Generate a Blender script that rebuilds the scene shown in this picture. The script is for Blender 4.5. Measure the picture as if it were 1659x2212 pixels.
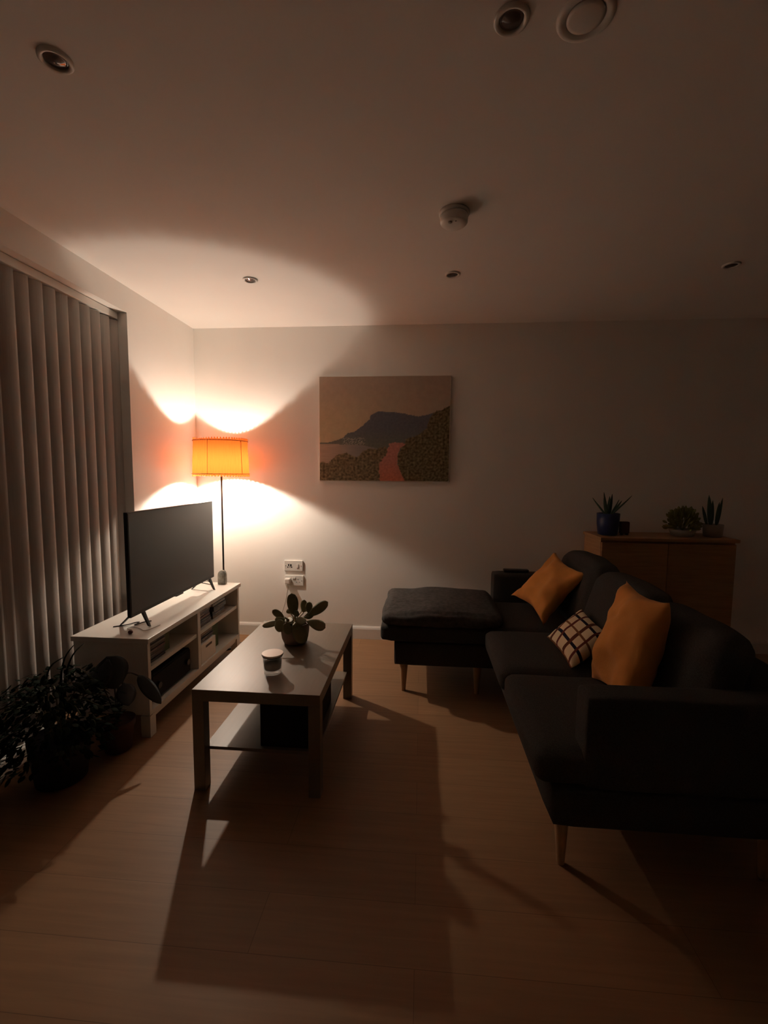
import bpy, bmesh, math, random
from mathutils import Vector, Matrix, noise

# ------------------------------------------------------------------ scene, camera, light, exposure
for o in list(bpy.data.objects):
    bpy.data.objects.remove(o, do_unlink=True)
SC = bpy.context.scene
COL = SC.collection
random.seed(7)
PI = math.pi

F_PX, PITCH, YAW, ROLL, CAM_Z = 985.25, 0.08612, 0.08114, 0.00788, 1.368
XL, YB, HC = -1.850, 3.646, 2.511            # left wall, back wall, ceiling
XR, YF = 4.20, -3.20                         # right wall, wall behind the camera

cd = bpy.data.cameras.new('camera')
cam = bpy.data.objects.new('camera', cd)
COL.objects.link(cam)
cd.sensor_fit = 'HORIZONTAL'
cd.sensor_width = 36.0
cd.lens = F_PX / 1659.0 * 36.0
cd.clip_start = 0.02
_f = Vector((-math.sin(YAW) * math.cos(PITCH), math.cos(YAW) * math.cos(PITCH), -math.sin(PITCH)))
_r0 = Vector((math.cos(YAW), math.sin(YAW), 0))
_u0 = _r0.cross(_f)
_r = _r0 * math.cos(ROLL) + _u0 * math.sin(ROLL)
_u = -_r0 * math.sin(ROLL) + _u0 * math.cos(ROLL)
cam.matrix_world = Matrix(((_r.x, _u.x, -_f.x, 0), (_r.y, _u.y, -_f.y, 0), (_r.z, _u.z, -_f.z, CAM_Z), (0, 0, 0, 1)))
SC.camera = cam

SC.view_settings.view_transform = 'Standard'
SC.view_settings.look = 'None'
SC.view_settings.gamma = 1.0
SC.view_settings.use_curve_mapping = False
SC.view_settings.exposure = 2.1
BULB_STRENGTH = 1190.0
BULB_COLOR = (1.0, 0.86, 0.70)
SC.cycles.max_bounces = 10
SC.cycles.diffuse_bounces = 6
SC.cycles.sample_clamp_indirect = 6.0

w = bpy.data.worlds.new('night_sky')
SC.world = w
w.use_nodes = True
w.node_tree.nodes['Background'].inputs['Color'].default_value = (0.02, 0.025, 0.05, 1)
w.node_tree.nodes['Background'].inputs['Strength'].default_value = 0.02


# ------------------------------------------------------------------ materials
def mat(name, color, rough=0.6, metal=0.0, spec=0.5, vary=0.0, vscale=8.0, stretch=(1, 1, 1), bump=0.0, bscale=60.0,
        trans=0.0, color2=None, sheen=0.0, coat=0.0, coat_rough=0.1):
    m = bpy.data.materials.new(name)
    m.use_nodes = True
    nt = m.node_tree
    b = nt.nodes['Principled BSDF']
    b.inputs['Base Color'].default_value = (*color, 1)
    b.inputs['Roughness'].default_value = rough
    b.inputs['Metallic'].default_value = metal
    b.inputs['Specular IOR Level'].default_value = spec
    b.inputs['Transmission Weight'].default_value = trans
    b.inputs['Sheen Weight'].default_value = sheen
    b.inputs['Coat Weight'].default_value = coat
    b.inputs['Coat Roughness'].default_value = coat_rough
    tc = None
    if vary or color2 or bump:
        tc = nt.nodes.new('ShaderNodeTexCoord')
        mp = nt.nodes.new('ShaderNodeMapping')
        mp.inputs['Scale'].default_value = stretch
        nt.links.new(tc.outputs['Object'], mp.inputs['Vector'])
    if vary or color2:
        n = nt.nodes.new('ShaderNodeTexNoise')
        n.inputs['Scale'].default_value = vscale
        n.inputs['Detail'].default_value = 5
        nt.links.new(mp.outputs['Vector'], n.inputs['Vector'])
        rp = nt.nodes.new('ShaderNodeValToRGB')
        rp.color_ramp.elements[0].position = 0.3
        rp.color_ramp.elements[1].position = 0.7
        c2 = color2 or tuple(min(1, c * (1 + vary)) for c in color)
        c1 = color if color2 else tuple(c * (1 - vary) for c in color)
        rp.color_ramp.elements[0].color = (*c1, 1)
        rp.color_ramp.elements[1].color = (*c2, 1)
        nt.links.new(n.outputs['Fac'], rp.inputs['Fac'])
        nt.links.new(rp.outputs['Color'], b.inputs['Base Color'])
    if bump:
        n2 = nt.nodes.new('ShaderNodeTexNoise')
        n2.inputs['Scale'].default_value = bscale
        n2.inputs['Detail'].default_value = 4
        nt.links.new(mp.outputs['Vector'], n2.inputs['Vector'])
        bp = nt.nodes.new('ShaderNodeBump')
        bp.inputs['Strength'].default_value = bump
        bp.inputs['Distance'].default_value = 0.004
        nt.links.new(n2.outputs['Fac'], bp.inputs['Height'])
        nt.links.new(bp.outputs['Normal'], b.inputs['Normal'])
    return m


M = {}
M['wall'] = mat('painted_wall', (0.90, 0.88, 0.84), 0.85, spec=0.2, vary=0.015, vscale=3, bump=0.05, bscale=250)
M['ceiling'] = mat('painted_ceiling', (0.91, 0.89, 0.86), 0.9, spec=0.15, vary=0.015, vscale=2)
M['trim'] = mat('trim_gloss', (0.80, 0.78, 0.74), 0.35)
M['white_furn'] = mat('white_foil', (0.74, 0.72, 0.67), 0.38, vary=0.02, vscale=5)
M['table'] = mat('greyed_oak_foil', (0.20, 0.158, 0.118), 0.42, color2=(0.218, 0.172, 0.128), vscale=6, stretch=(14, 0.8, 14))
M['sofa'] = mat('charcoal_weave', (0.060, 0.056, 0.052), 0.95, spec=0.08, vary=0.25, vscale=220, bump=0.5, bscale=420)
M['sofa_pad'] = mat('charcoal_pad', (0.080, 0.074, 0.070), 0.95, spec=0.08, vary=0.3, vscale=40, bump=0.5, bscale=300)
M['orange'] = mat('ochre_velvet', (0.66, 0.285, 0.070), 0.8, spec=0.15, vary=0.10, vscale=9, bump=0.25, bscale=160, sheen=0.1)
M['black'] = mat('black_plastic', (0.012, 0.012, 0.013), 0.4)
M['black_matt'] = mat('black_matt', (0.010, 0.010, 0.011), 0.75, spec=0.2)
M['screen'] = mat('television_screen', (0.012, 0.012, 0.013), 0.34, spec=0.75)
M['dark_metal'] = mat('dark_bronze_metal', (0.05, 0.043, 0.04), 0.4, metal=0.8)
M['chrome'] = mat('chrome', (0.75, 0.74, 0.72), 0.12, metal=1.0)
M['lens'] = mat('dark_lamp_lens', (0.16, 0.12, 0.11), 0.10, metal=0.3)
M['wood_leg'] = mat('beech_leg', (0.45, 0.27, 0.14), 0.45, vary=0.15, vscale=10, stretch=(8, 8, 1))
M['sideboard'] = mat('oak_veneer', (0.36, 0.19, 0.085), 0.5, color2=(0.46, 0.26, 0.12), vscale=5, stretch=(1, 1, 14))
M['plastic_white'] = mat('white_plastic', (0.76, 0.74, 0.70), 0.35)
M['socket_grey'] = mat('socket_grey', (0.10, 0.10, 0.10), 0.5)
M['pot_tan'] = mat('clay_pot_brown', (0.27, 0.185, 0.14), 0.75, vary=0.15, vscale=14, bump=0.2, bscale=90)
M['soil'] = mat('soil', (0.03, 0.02, 0.015), 1.0, spec=0.0, bump=1.0, bscale=90)
M['leaf_succ'] = mat('fleshy_leaf', (0.135, 0.128, 0.055), 0.6, color2=(0.26, 0.225, 0.11), vscale=14)
M['leaf_dark'] = mat('dark_leaf', (0.007, 0.011, 0.006), 0.85, spec=0.1, color2=(0.014, 0.022, 0.011), vscale=12)
M['leaf_big'] = mat('dark_glossy_leaf', (0.030, 0.033, 0.034), 0.5, color2=(0.055, 0.058, 0.056), vscale=7)
M['leaf_aloe'] = mat('aloe_leaf', (0.03, 0.07, 0.05), 0.5, color2=(0.05, 0.10, 0.06), vscale=20)
M['leaf_yellow'] = mat('yellow_green_leaf', (0.16, 0.17, 0.035), 0.55, color2=(0.24, 0.22, 0.05), vscale=16)
M['stem'] = mat('plant_stem', (0.12, 0.11, 0.05), 0.6)
M['pot_blue'] = mat('blue_glazed_pot', (0.02, 0.035, 0.12), 0.35)
M['pot_pale'] = mat('pale_ceramic', (0.30, 0.27, 0.23), 0.5)
M['pot_terra'] = mat('dark_terracotta', (0.09, 0.035, 0.025), 0.75)
M['pot_black'] = mat('black_pot', (0.012, 0.012, 0.014), 0.6)
M['grey_stone'] = mat('speckled_grey', (0.20, 0.19, 0.16), 0.9, color2=(0.36, 0.34, 0.30), vscale=55, bump=0.6, bscale=90)
M['red'] = mat('dark_red', (0.12, 0.02, 0.02), 0.4)
M['green_box'] = mat('green_card', (0.055, 0.085, 0.012), 0.6)
M['brown_dark'] = mat('dark_brown_card', (0.05, 0.028, 0.018), 0.6)
M['wax'] = mat('candle_wax', (0.55, 0.50, 0.46), 0.5)
M['lid'] = mat('pale_lid', (0.88, 0.80, 0.72), 0.36, spec=0.9)
M['seal'] = mat('dark_seal', (0.04, 0.025, 0.02), 0.5)
M['cable_white'] = mat('white_cable', (0.45, 0.42, 0.38), 0.5)
M['cable_black'] = mat('black_cable', (0.03, 0.03, 0.03), 0.5)
M['canvas_edge'] = mat('canvas_edge', (0.62, 0.57, 0.50), 0.85)
M['frame_upvc'] = mat('window_frame_white', (0.7, 0.7, 0.7), 0.4)
M['fabric_seam'] = mat('shade_wire', (0.10, 0.045, 0.02), 0.5)


def glass_mat(name, col=(1, 1, 1), rough=0.0):
    m = bpy.data.materials.new(name)
    m.use_nodes = True
    b = m.node_tree.nodes['Principled BSDF']
    b.inputs['Base Color'].default_value = (*col, 1)
    b.inputs['Roughness'].default_value = rough
    b.inputs['Transmission Weight'].default_value = 1.0
    b.inputs['IOR'].default_value = 1.47
    return m


M['glass'] = glass_mat('clear_glass', (0.95, 0.96, 0.96))


def thin_glass():
    m = bpy.data.materials.new('thin_jar_glass')
    m.use_nodes = True
    nt = m.node_tree
    nt.nodes.clear()
    out = nt.nodes.new('ShaderNodeOutputMaterial')
    t = nt.nodes.new('ShaderNodeBsdfTransparent')
    g = nt.nodes.new('ShaderNodeBsdfGlossy')
    g.inputs['Roughness'].default_value = 0.04
    t.inputs['Color'].default_value = (0.93, 0.94, 0.94, 1)
    lw = nt.nodes.new('ShaderNodeLayerWeight')
    lw.inputs['Blend'].default_value = 0.5
    f = nt.nodes.new('ShaderNodeMapRange')
    f.inputs['From Min'].default_value = 0.55
    f.inputs['To Min'].default_value = 0.045
    f.inputs['To Max'].default_value = 0.55
    nt.links.new(lw.outputs['Facing'], f.inputs['Value'])
    mx = nt.nodes.new('ShaderNodeMixShader')
    nt.links.new(f.outputs[0], mx.inputs[0])
    nt.links.new(t.outputs[0], mx.inputs[1])
    nt.links.new(g.outputs[0], mx.inputs[2])
    nt.links.new(mx.outputs[0], out.inputs['Surface'])
    return m


M['jar'] = thin_glass()


def floor_mat():
    m = bpy.data.materials.new('oak_laminate')
    m.use_nodes = True
    nt = m.node_tree
    b = nt.nodes['Principled BSDF']
    tc = nt.nodes.new('ShaderNodeTexCoord')
    br = nt.nodes.new('ShaderNodeTexBrick')
    br.offset = 0.37
    br.inputs['Scale'].default_value = 1.0
    br.inputs['Brick Width'].default_value = 1.28
    br.inputs['Row Height'].default_value = 0.192
    br.inputs['Mortar Size'].default_value = 0.0010
    br.inputs['Color1'].default_value = (0.30, 0.168, 0.086, 1)
    br.inputs['Color2'].default_value = (0.345, 0.195, 0.100, 1)
    br.inputs['Mortar'].default_value = (0.20, 0.11, 0.055, 1)
    nt.links.new(tc.outputs['Object'], br.inputs['Vector'])
    mp = nt.nodes.new('ShaderNodeMapping')
    mp.inputs['Scale'].default_value = (1.2, 22, 1)
    nt.links.new(tc.outputs['Object'], mp.inputs['Vector'])
    n = nt.nodes.new('ShaderNodeTexNoise')
    n.inputs['Scale'].default_value = 2.2
    n.inputs['Detail'].default_value = 7
    n.inputs['Distortion'].default_value = 0.6
    nt.links.new(mp.outputs['Vector'], n.inputs['Vector'])
    rp = nt.nodes.new('ShaderNodeValToRGB')
    rp.color_ramp.elements[0].position = 0.3
    rp.color_ramp.elements[0].color = (0.86, 0.85, 0.84, 1)
    rp.color_ramp.elements[1].position = 0.72
    rp.color_ramp.elements[1].color = (1.06, 1.06, 1.06, 1)
    nt.links.new(n.outputs['Fac'], rp.inputs['Fac'])
    mx = nt.nodes.new('ShaderNodeMix')
    mx.data_type = 'RGBA'
    mx.blend_type = 'MULTIPLY'
    mx.inputs[0].default_value = 1.0
    nt.links.new(br.outputs['Color'], mx.inputs[6])
    nt.links.new(rp.outputs['Color'], mx.inputs[7])
    nt.links.new(mx.outputs[2], b.inputs['Base Color'])
    b.inputs['Roughness'].default_value = 0.48
    b.inputs['Specular IOR Level'].default_value = 0.35
    return m


M['floor'] = floor_mat()


def shade_mat():
    m = bpy.data.materials.new('orange_pleated_fabric')
    m.use_nodes = True
    nt = m.node_tree
    nt.nodes.clear()
    out = nt.nodes.new('ShaderNodeOutputMaterial')
    tr = nt.nodes.new('ShaderNodeBsdfTranslucent')
    df = nt.nodes.new('ShaderNodeBsdfDiffuse')
    tr.inputs['Color'].default_value = (0.19, 0.034, 0.005, 1)
    df.inputs['Color'].default_value = (0.40, 0.13, 0.03, 1)
    mx = nt.nodes.new('ShaderNodeMixShader')
    mx.inputs[0].default_value = 0.40
    nt.links.new(tr.outputs[0], mx.inputs[1])
    nt.links.new(df.outputs[0], mx.inputs[2])
    nt.links.new(mx.outputs[0], out.inputs['Surface'])
    return m


M['shade'] = shade_mat()


def slat_mat():
    m = bpy.data.materials.new('blind_fabric')
    m.use_nodes = True
    nt = m.node_tree
    nt.nodes.clear()
    out = nt.nodes.new('ShaderNodeOutputMaterial')
    tc = nt.nodes.new('ShaderNodeTexCoord')
    mp = nt.nodes.new('ShaderNodeMapping')
    mp.inputs['Scale'].default_value = (240, 240, 6)
    n = nt.nodes.new('ShaderNodeTexNoise')
    n.inputs['Scale'].default_value = 1.0
    rp = nt.nodes.new('ShaderNodeValToRGB')
    rp.color_ramp.elements[0].color = (0.55, 0.50, 0.46, 1)
    rp.color_ramp.elements[1].color = (0.72, 0.66, 0.61, 1)
    nt.links.new(tc.outputs['Object'], mp.inputs['Vector'])
    nt.links.new(mp.outputs['Vector'], n.inputs['Vector'])
    nt.links.new(n.outputs['Fac'], rp.inputs['Fac'])
    tr = nt.nodes.new('ShaderNodeBsdfTranslucent')
    df = nt.nodes.new('ShaderNodeBsdfDiffuse')
    nt.links.new(rp.outputs['Color'], tr.inputs['Color'])
    nt.links.new(rp.outputs['Color'], df.inputs['Color'])
    mx = nt.nodes.new('ShaderNodeMixShader')
    mx.inputs[0].default_value = 0.66
    nt.links.new(tr.outputs[0], mx.inputs[1])
    nt.links.new(df.outputs[0], mx.inputs[2])
    nt.links.new(mx.outputs[0], out.inputs['Surface'])
    return m


M['slat'] = slat_mat()


def bulb_mat():
    m = bpy.data.materials.new('glowing_bulb')
    m.use_nodes = True
    nt = m.node_tree
    nt.nodes.clear()
    out = nt.nodes.new('ShaderNodeOutputMaterial')
    e = nt.nodes.new('ShaderNodeEmission')
    e.inputs['Color'].default_value = (*BULB_COLOR, 1)
    # emission shaped to balance the room's brightness: most sideways, less downward, least upward
    ge = nt.nodes.new('ShaderNodeNewGeometry')
    sp = nt.nodes.new('ShaderNodeSeparateXYZ')
    mr = nt.nodes.new('ShaderNodeMapRange')
    mr.inputs['From Min'].default_value = -1.0
    mr.inputs['From Max'].default_value = 1.0
    rp = nt.nodes.new('ShaderNodeValToRGB')
    el = rp.color_ramp.elements
    el[0].position, el[0].color = 0.0, (0.32, 0.32, 0.32, 1)
    el[1].position, el[1].color = 1.0, (0.04, 0.04, 0.04, 1)
    for p_, v_ in ((0.22, 0.58), (0.40, 1.0), (0.55, 0.95), (0.68, 0.42), (0.88, 0.06)):
        q_ = el.new(p_)
        q_.color = (v_, v_, v_, 1)
    ml = nt.nodes.new('ShaderNodeMath')
    ml.operation = 'MULTIPLY'
    ml.inputs[1].default_value = BULB_STRENGTH
    nt.links.new(ge.outputs['Normal'], sp.inputs[0])
    nt.links.new(sp.outputs['Z'], mr.inputs['Value'])
    nt.links.new(mr.outputs[0], rp.inputs['Fac'])
    nt.links.new(rp.outputs['Color'], ml.inputs[0])
    nt.links.new(ml.outputs[0], e.inputs['Strength'])
    nt.links.new(e.outputs[0], out.inputs['Surface'])
    return m


M['bulb'] = bulb_mat()


def attr_mat(name, rough=0.85, bump=0.0):
    m = bpy.data.materials.new(name)
    m.use_nodes = True
    nt = m.node_tree
    b = nt.nodes['Principled BSDF']
    a = nt.nodes.new('ShaderNodeAttribute')
    a.attribute_name = 'Col'
    nt.links.new(a.outputs['Color'], b.inputs['Base Color'])
    b.inputs['Roughness'].default_value = rough
    b.inputs['Specular IOR Level'].default_value = 0.2
    return m


M['paint'] = attr_mat('printed_canvas')


def plaid_mat():
    m = bpy.data.materials.new('cream_plaid_weave')
    m.use_nodes = True
    nt = m.node_tree
    b = nt.nodes['Principled BSDF']
    b.inputs['Roughness'].default_value = 0.9
    b.inputs['Specular IOR Level'].default_value = 0.15
    uv = nt.nodes.new('ShaderNodeUVMap')
    sp = nt.nodes.new('ShaderNodeSeparateXYZ')
    nt.links.new(uv.outputs['UV'], sp.inputs[0])

    def stripe(src, freq, off, width):
        a = nt.nodes.new('ShaderNodeMath'); a.operation = 'MULTIPLY_ADD'
        a.inputs[1].default_value = freq; a.inputs[2].default_value = off
        nt.links.new(src, a.inputs[0])
        f = nt.nodes.new('ShaderNodeMath'); f.operation = 'FRACT'
        nt.links.new(a.outputs[0], f.inputs[0])
        c = nt.nodes.new('ShaderNodeMath'); c.operation = 'LESS_THAN'
        c.inputs[1].default_value = width
        nt.links.new(f.outputs[0], c.inputs[0])
        return c.outputs[0]

    cur = None
    for src, fr, off, wd, col in ((sp.outputs[1], 2.0, 0.55, 0.13, (0.018, 0.020, 0.045)), (sp.outputs[0], 2.0, 0.80, 0.14, (0.15, 0.05, 0.03)),
                                  (sp.outputs[1], 2.0, 0.05, 0.09, (0.26, 0.12, 0.05)), (sp.outputs[0], 2.0, 0.30, 0.10, (0.17, 0.045, 0.035))):
        s = stripe(src, fr, off, wd)
        mx = nt.nodes.new('ShaderNodeMix'); mx.data_type = 'RGBA'
        nt.links.new(s, mx.inputs[0])
        if cur is None:
            mx.inputs[6].default_value = (0.86, 0.74, 0.52, 1)
        else:
            nt.links.new(cur, mx.inputs[6])
        mx.inputs[7].default_value = (*col, 1)
        cur = mx.outputs[2]
    nt.links.new(cur, b.inputs['Base Color'])
    return m


M['plaid'] = plaid_mat()


# ------------------------------------------------------------------ helpers
def obj(name, bm, m, parent=None, smooth=False, kind=None, label=None):
    me = bpy.data.meshes.new(name)
    bmesh.ops.recalc_face_normals(bm, faces=bm.faces)
    bm.to_mesh(me)
    bm.free()
    for x in (m if isinstance(m, (list, tuple)) else [m]):
        me.materials.append(M[x] if isinstance(x, str) else x)
    if smooth:
        for p in me.polygons:
            p.use_smooth = True
    o = bpy.data.objects.new(name, me)
    COL.objects.link(o)
    if parent is not None:
        o.parent = parent
        o.matrix_parent_inverse = Matrix.Translation(-Vector(parent.location))
    if kind:
        o['kind'] = kind
    if label:
        o['label'] = label
    return o


def thing(name, label, cat, loc=(0, 0, 0), group=None):
    o = bpy.data.objects.new(name, None)
    o.empty_display_size = 0.05
    COL.objects.link(o)
    o.location = loc
    o['label'] = label
    o['category'] = cat
    if group:
        o['group'] = group
    return o


def tag(o, label, cat, group=None):
    o['label'] = label
    o['category'] = cat
    if group:
        o['group'] = group
    return o


def box(bm, x0, x1, y0, y1, z0, z1, bev=0.0, seg=2):
    r = bmesh.ops.create_cube(bm, size=1.0)
    vs = r['verts']
    for v in vs:
        v.co = Vector(((x0 + x1) / 2 + v.co.x * (x1 - x0), (y0 + y1) / 2 + v.co.y * (y1 - y0), (z0 + z1) / 2 + v.co.z * (z1 - z0)))
    if bev > 0:
        es = list({e for v in vs for e in v.link_edges})
        bmesh.ops.bevel(bm, geom=es, offset=bev, segments=seg, profile=0.5, affect='EDGES')
    return bm


def B(*a, **k):
    return box(bmesh.new(), *a, **k)


def lathe(bm, prof, c, seg=32, cap=True):
    rings = []
    for r, z in prof:
        rings.append([bm.verts.new((c[0] + r * math.cos(2 * PI * i / seg), c[1] + r * math.sin(2 * PI * i / seg), c[2] + z)) for i in range(seg)])
    for a, b in zip(rings, rings[1:]):
        for i in range(seg):
            j = (i + 1) % seg
            bm.faces.new((a[i], a[j], b[j], b[i]))
    if cap:
        bm.faces.new(rings[0])
        bm.faces.new(rings[-1])
    return bm


def tube(bm, pts, r, seg=8, r2=None):
    pts = [Vector(p) for p in pts]
    n = len(pts)
    rings = []
    up = Vector((0, 0, 1))
    for i, p in enumerate(pts):
        d = (pts[min(i + 1, n - 1)] - pts[max(i - 1, 0)]).normalized()
        a = d.cross(up)
        if a.length < 1e-3:
            a = d.cross(Vector((1, 0, 0)))
        a.normalize()
        b = d.cross(a).normalized()
        rr = r if r2 is None else r + (r2 - r) * i / (n - 1)
        rings.append([bm.verts.new(p + (a * math.cos(2 * PI * k / seg) + b * math.sin(2 * PI * k / seg)) * rr) for k in range(seg)])
    for A_, B_ in zip(rings, rings[1:]):
        for k in range(seg):
            l = (k + 1) % seg
            bm.faces.new((A_[k], A_[l], B_[l], B_[k]))
    bm.faces.new(rings[0])
    bm.faces.new(rings[-1])
    return bm


def curve_pts(ctrl, n=24):
    """Catmull-Rom through the control points"""
    c = [Vector(p) for p in ctrl]
    c = [c[0]] + c + [c[-1]]
    out = []
    segs = len(c) - 3
    for s in range(segs):
        p0, p1, p2, p3 = c[s:s + 4]
        m = max(2, n // segs)
        for i in range(m):
            t = i / m
            out.append(0.5 * ((2 * p1) + (-p0 + p2) * t + (2 * p0 - 5 * p1 + 4 * p2 - p3) * t * t + (-p0 + 3 * p1 - 3 * p2 + p3) * t ** 3))
    out.append(c[-2])
    return out


def soft(x0, x1, y0, y1, z0, z1, r, puff=0.0, wr=0.0, sc=6.0, seed=0, n=14, sag=None):
    """a padded block: rounded edges, crowned faces, wrinkles"""
    bm = bmesh.new()
    bmesh.ops.create_cube(bm, size=2.0)
    bmesh.ops.subdivide_edges(bm, edges=bm.edges[:], cuts=n, use_grid_fill=True)
    c = Vector(((x0 + x1) / 2, (y0 + y1) / 2, (z0 + z1) / 2))
    h = Vector(((x1 - x0) / 2, (y1 - y0) / 2, (z1 - z0) / 2))
    rr = min(r, h.x * .99, h.y * .99, h.z * .99)
    for v in bm.verts:
        u = v.co.copy()
        # denser verts towards the edges
        q = Vector([math.copysign(abs(t) ** 0.8, t) for t in u])
        p = Vector((q.x * h.x, q.y * h.y, q.z * h.z))
        inner = Vector([max(-(h[i] - rr), min(h[i] - rr, p[i])) for i in range(3)])
        d = p - inner
        p2 = inner + (d.normalized() * rr if d.length > 1e-9 else d)
        pf = puff
        if pf:
            for i in range(3):
                a, b = [(1, 2), (0, 2), (0, 1)][i]
                wgt = (1 - q[a] ** 2) * (1 - q[b] ** 2) if abs(q[i]) > 0.999 else 0
                if wgt:
                    k = 1.0 if i == 2 else 0.6
                    p2[i] += math.copysign(pf * k * wgt ** 0.7, q[i])
        if wr:
            nv = noise.noise_vector(Vector((p2 * sc)) + Vector((seed * 3.7, seed, 0)))
            p2 += nv * wr
        if sag:
            p2.z += sag(p2.x + c.x, p2.y + c.y, p2.z + c.z)
        v.co = c + p2
    return bm


def pillow(name, A, B_, C, D, T, m, parent=None, pinch=0.14, wr=0.012, seed=0, n=26, sc=5.0):
    A, B_, C, D = [Vector(p) for p in (A, B_, C, D)]
    nrm = (C - A).cross(D - B_).normalized()
    bm = bmesh.new()
    uvl = bm.loops.layers.uv.new('UVMap')
    grids = []
    uvs = {}
    for side in (1, -1):
        g = []
        for i in range(n + 1):
            row = []
            for j in range(n + 1):
                u = -1 + 2 * i / n
                v = -1 + 2 * j / n
                if side == -1 and (i in (0, n) or j in (0, n)):
                    row.append(grids[0][i][j])
                    continue
                uu = u * (1 - pinch * (1 - v * v) * abs(u) ** 1.5)
                vv = v * (1 - pinch * (1 - u * u) * abs(v) ** 1.5)
                s, t = (uu + 1) / 2, (vv + 1) / 2
                p = A * (1 - s) * (1 - t) + B_ * (1 - s) * t + C * s * t + D * s * (1 - t)
                th = T / 2 * (max(0, (1 - u * u)) * max(0, (1 - v * v))) ** 0.42
                p = p + nrm * th * side
                k = noise.noise_vector(p * sc + Vector((seed * 5.1, 0, side * 3)))
                p = p + k * wr * (0.35 + 0.65 * (1 - u * u) * (1 - v * v)) + nrm * side * wr * 0.7 * noise.noise(p * 14 + Vector((seed, 2, 1)))
                nv = bm.verts.new(p)
                uvs[nv] = ((u + 1) / 2, (v + 1) / 2)
                row.append(nv)
            g.append(row)
        grids.append(g)
    for g in grids:
        for i in range(n):
            for j in range(n):
                f = bm.faces.new((g[i][j], g[i + 1][j], g[i + 1][j + 1], g[i][j + 1]))
                for l in f.loops:
                    l[uvl].uv = uvs[l.vert]
    return obj(name, bm, m, parent, smooth=True)


def leaf_mesh(bm, base, tip, width, nrm, thick=0.004, bend=0.0, prof=0.6, n=8, stem=None, fold=0.0, rnd_=0.62):
    """a solid leaf blade from base to tip; prof shifts its widest place towards the tip"""
    base, tip, nrm = Vector(base), Vector(tip), Vector(nrm)
    d = tip - base
    L = d.length
    side = d.cross(nrm).normalized()
    nn = side.cross(d).normalized()
    m = 6
    top, bot = [], []
    for i in range(n + 1):
        t = i / n
        wv = (math.sin(PI * t ** (math.log(0.5) / math.log(prof)))) ** rnd_ if 0 < t < 1 else 0.0
        wv = max(wv, 0.06)
        c = base + d * t + nn * (bend * L * math.sin(PI * t * 0.5) ** 2 * -1)
        rt, rb = [], []
        for j in range(m + 1):
            s = -1 + 2 * j / m
            off = side * s * wv * width / 2 + nn * (abs(s) * fold * wv * width)
            th = thick / 2 * (1 - s * s) ** 0.5 * (0.3 + 0.7 * wv)
            rt.append(bm.verts.new(c + off + nn * th))
            rb.append(bm.verts.new(c + off - nn * th) if 0 < j < m else rt[-1])
        top.append(rt)
        bot.append(rb)
    for i in range(n):
        for j in range(m):
            bm.faces.new((top[i][j], top[i + 1][j], top[i + 1][j + 1], top[i][j + 1]))
            bm.faces.new((bot[i][j + 1], bot[i + 1][j + 1], bot[i + 1][j], bot[i][j]))
    for i in (0, n):
        try:
            ring = [top[i][j] for j in range(m + 1)] + [bot[i][j] for j in range(m - 1, 0, -1)]
            bm.faces.new(ring)
        except ValueError:
            pass
    if stem:
        tube(bm, curve_pts([stem, (Vector(stem) + base) / 2 + nn * 0.004, base], 6), 0.0028, 6)
    return bm


# ------------------------------------------------------------------ the room
obj('floor', B(XL - .4, XR + .1, YF - .1, YB + .1, -.1, 0), 'floor', kind='structure')
obj('ceiling', B(XL - .4, XR + .1, YF - .1, YB + .1, HC, HC + .1), 'ceiling', kind='structure')
obj('wall_back', B(XL - .1, XR + .1, YB, YB + .1, 0, HC), 'wall', kind='structure')
obj('wall_right', B(XR, XR + .1, YF, YB, 0, HC), 'wall', kind='structure')
obj('wall_front', B(XL - .1, XR + .1, YF - .1, YF, 0, HC), 'wall', kind='structure')
WY0, WY1, WZ = 0.45, 2.803, 2.352             # opening of the garden door behind the blind
bm = bmesh.new()
box(bm, XL - .24, XL, YF, WY0, 0, HC)
box(bm, XL - .24, XL, WY1, YB, 0, HC)
box(bm, XL - .24, XL, WY0, WY1, WZ, HC)
obj('wall_left', bm, 'wall', kind='structure')
# garden door: frame and panes in the opening
bm = bmesh.new()
fx0, fx1 = XL - .22, XL - .16
box(bm, fx0, fx1, WY0, WY0 + .07, 0, WZ)
box(bm, fx0, fx1, WY1 - .07, WY1, 0, WZ)
box(bm, fx0, fx1, (WY0 + WY1) / 2 - .06, (WY0 + WY1) / 2 + .06, 0, WZ)
box(bm, fx0, fx1, WY0, WY1, WZ - .07, WZ)
box(bm, fx0, fx1, WY0, WY1, 0, .09)
wf = obj('window_1', bm, 'frame_upvc', kind='structure')
obj('pane', B(fx0 + .025, fx0 + .035, WY0 + .07, (WY0 + WY1) / 2 - .06, .09, WZ - .07), 'glass', wf)
obj('pane', B(fx0 + .025, fx0 + .035, (WY0 + WY1) / 2 + .06, WY1 - .07, .09, WZ - .07), 'glass', wf)
obj('trim_1', B(XL - .15, XL + .035, WY0, WY1 - .62, 0.0, .018, bev=.004), 'trim', kind='structure')


def baseboard(name, x0, x1, y0, y1, ax):
    bm = bmesh.new()
    prof = [(0, 0), (.016, 0), (.016, .082), (.012, .094), (.005, .104), (0, .104)]
    rows = []
    for s in (0, 1):
        row = []
        for d, z in prof:
            if ax == 'x':
                row.append(bm.verts.new(((x0, x1)[s], y1 - d, z)))
            else:
                row.append(bm.verts.new((x0 + d, (y0, y1)[s], z)))
        rows.append(row)
    k = len(prof)
    for i in range(k):
        j = (i + 1) % k
        bm.faces.new((rows[0][i], rows[0][j], rows[1][j], rows[1][i]))
    bm.faces.new(rows[0])
    bm.faces.new(rows[1])
    obj(name, bm, 'trim', kind='structure')


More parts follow.
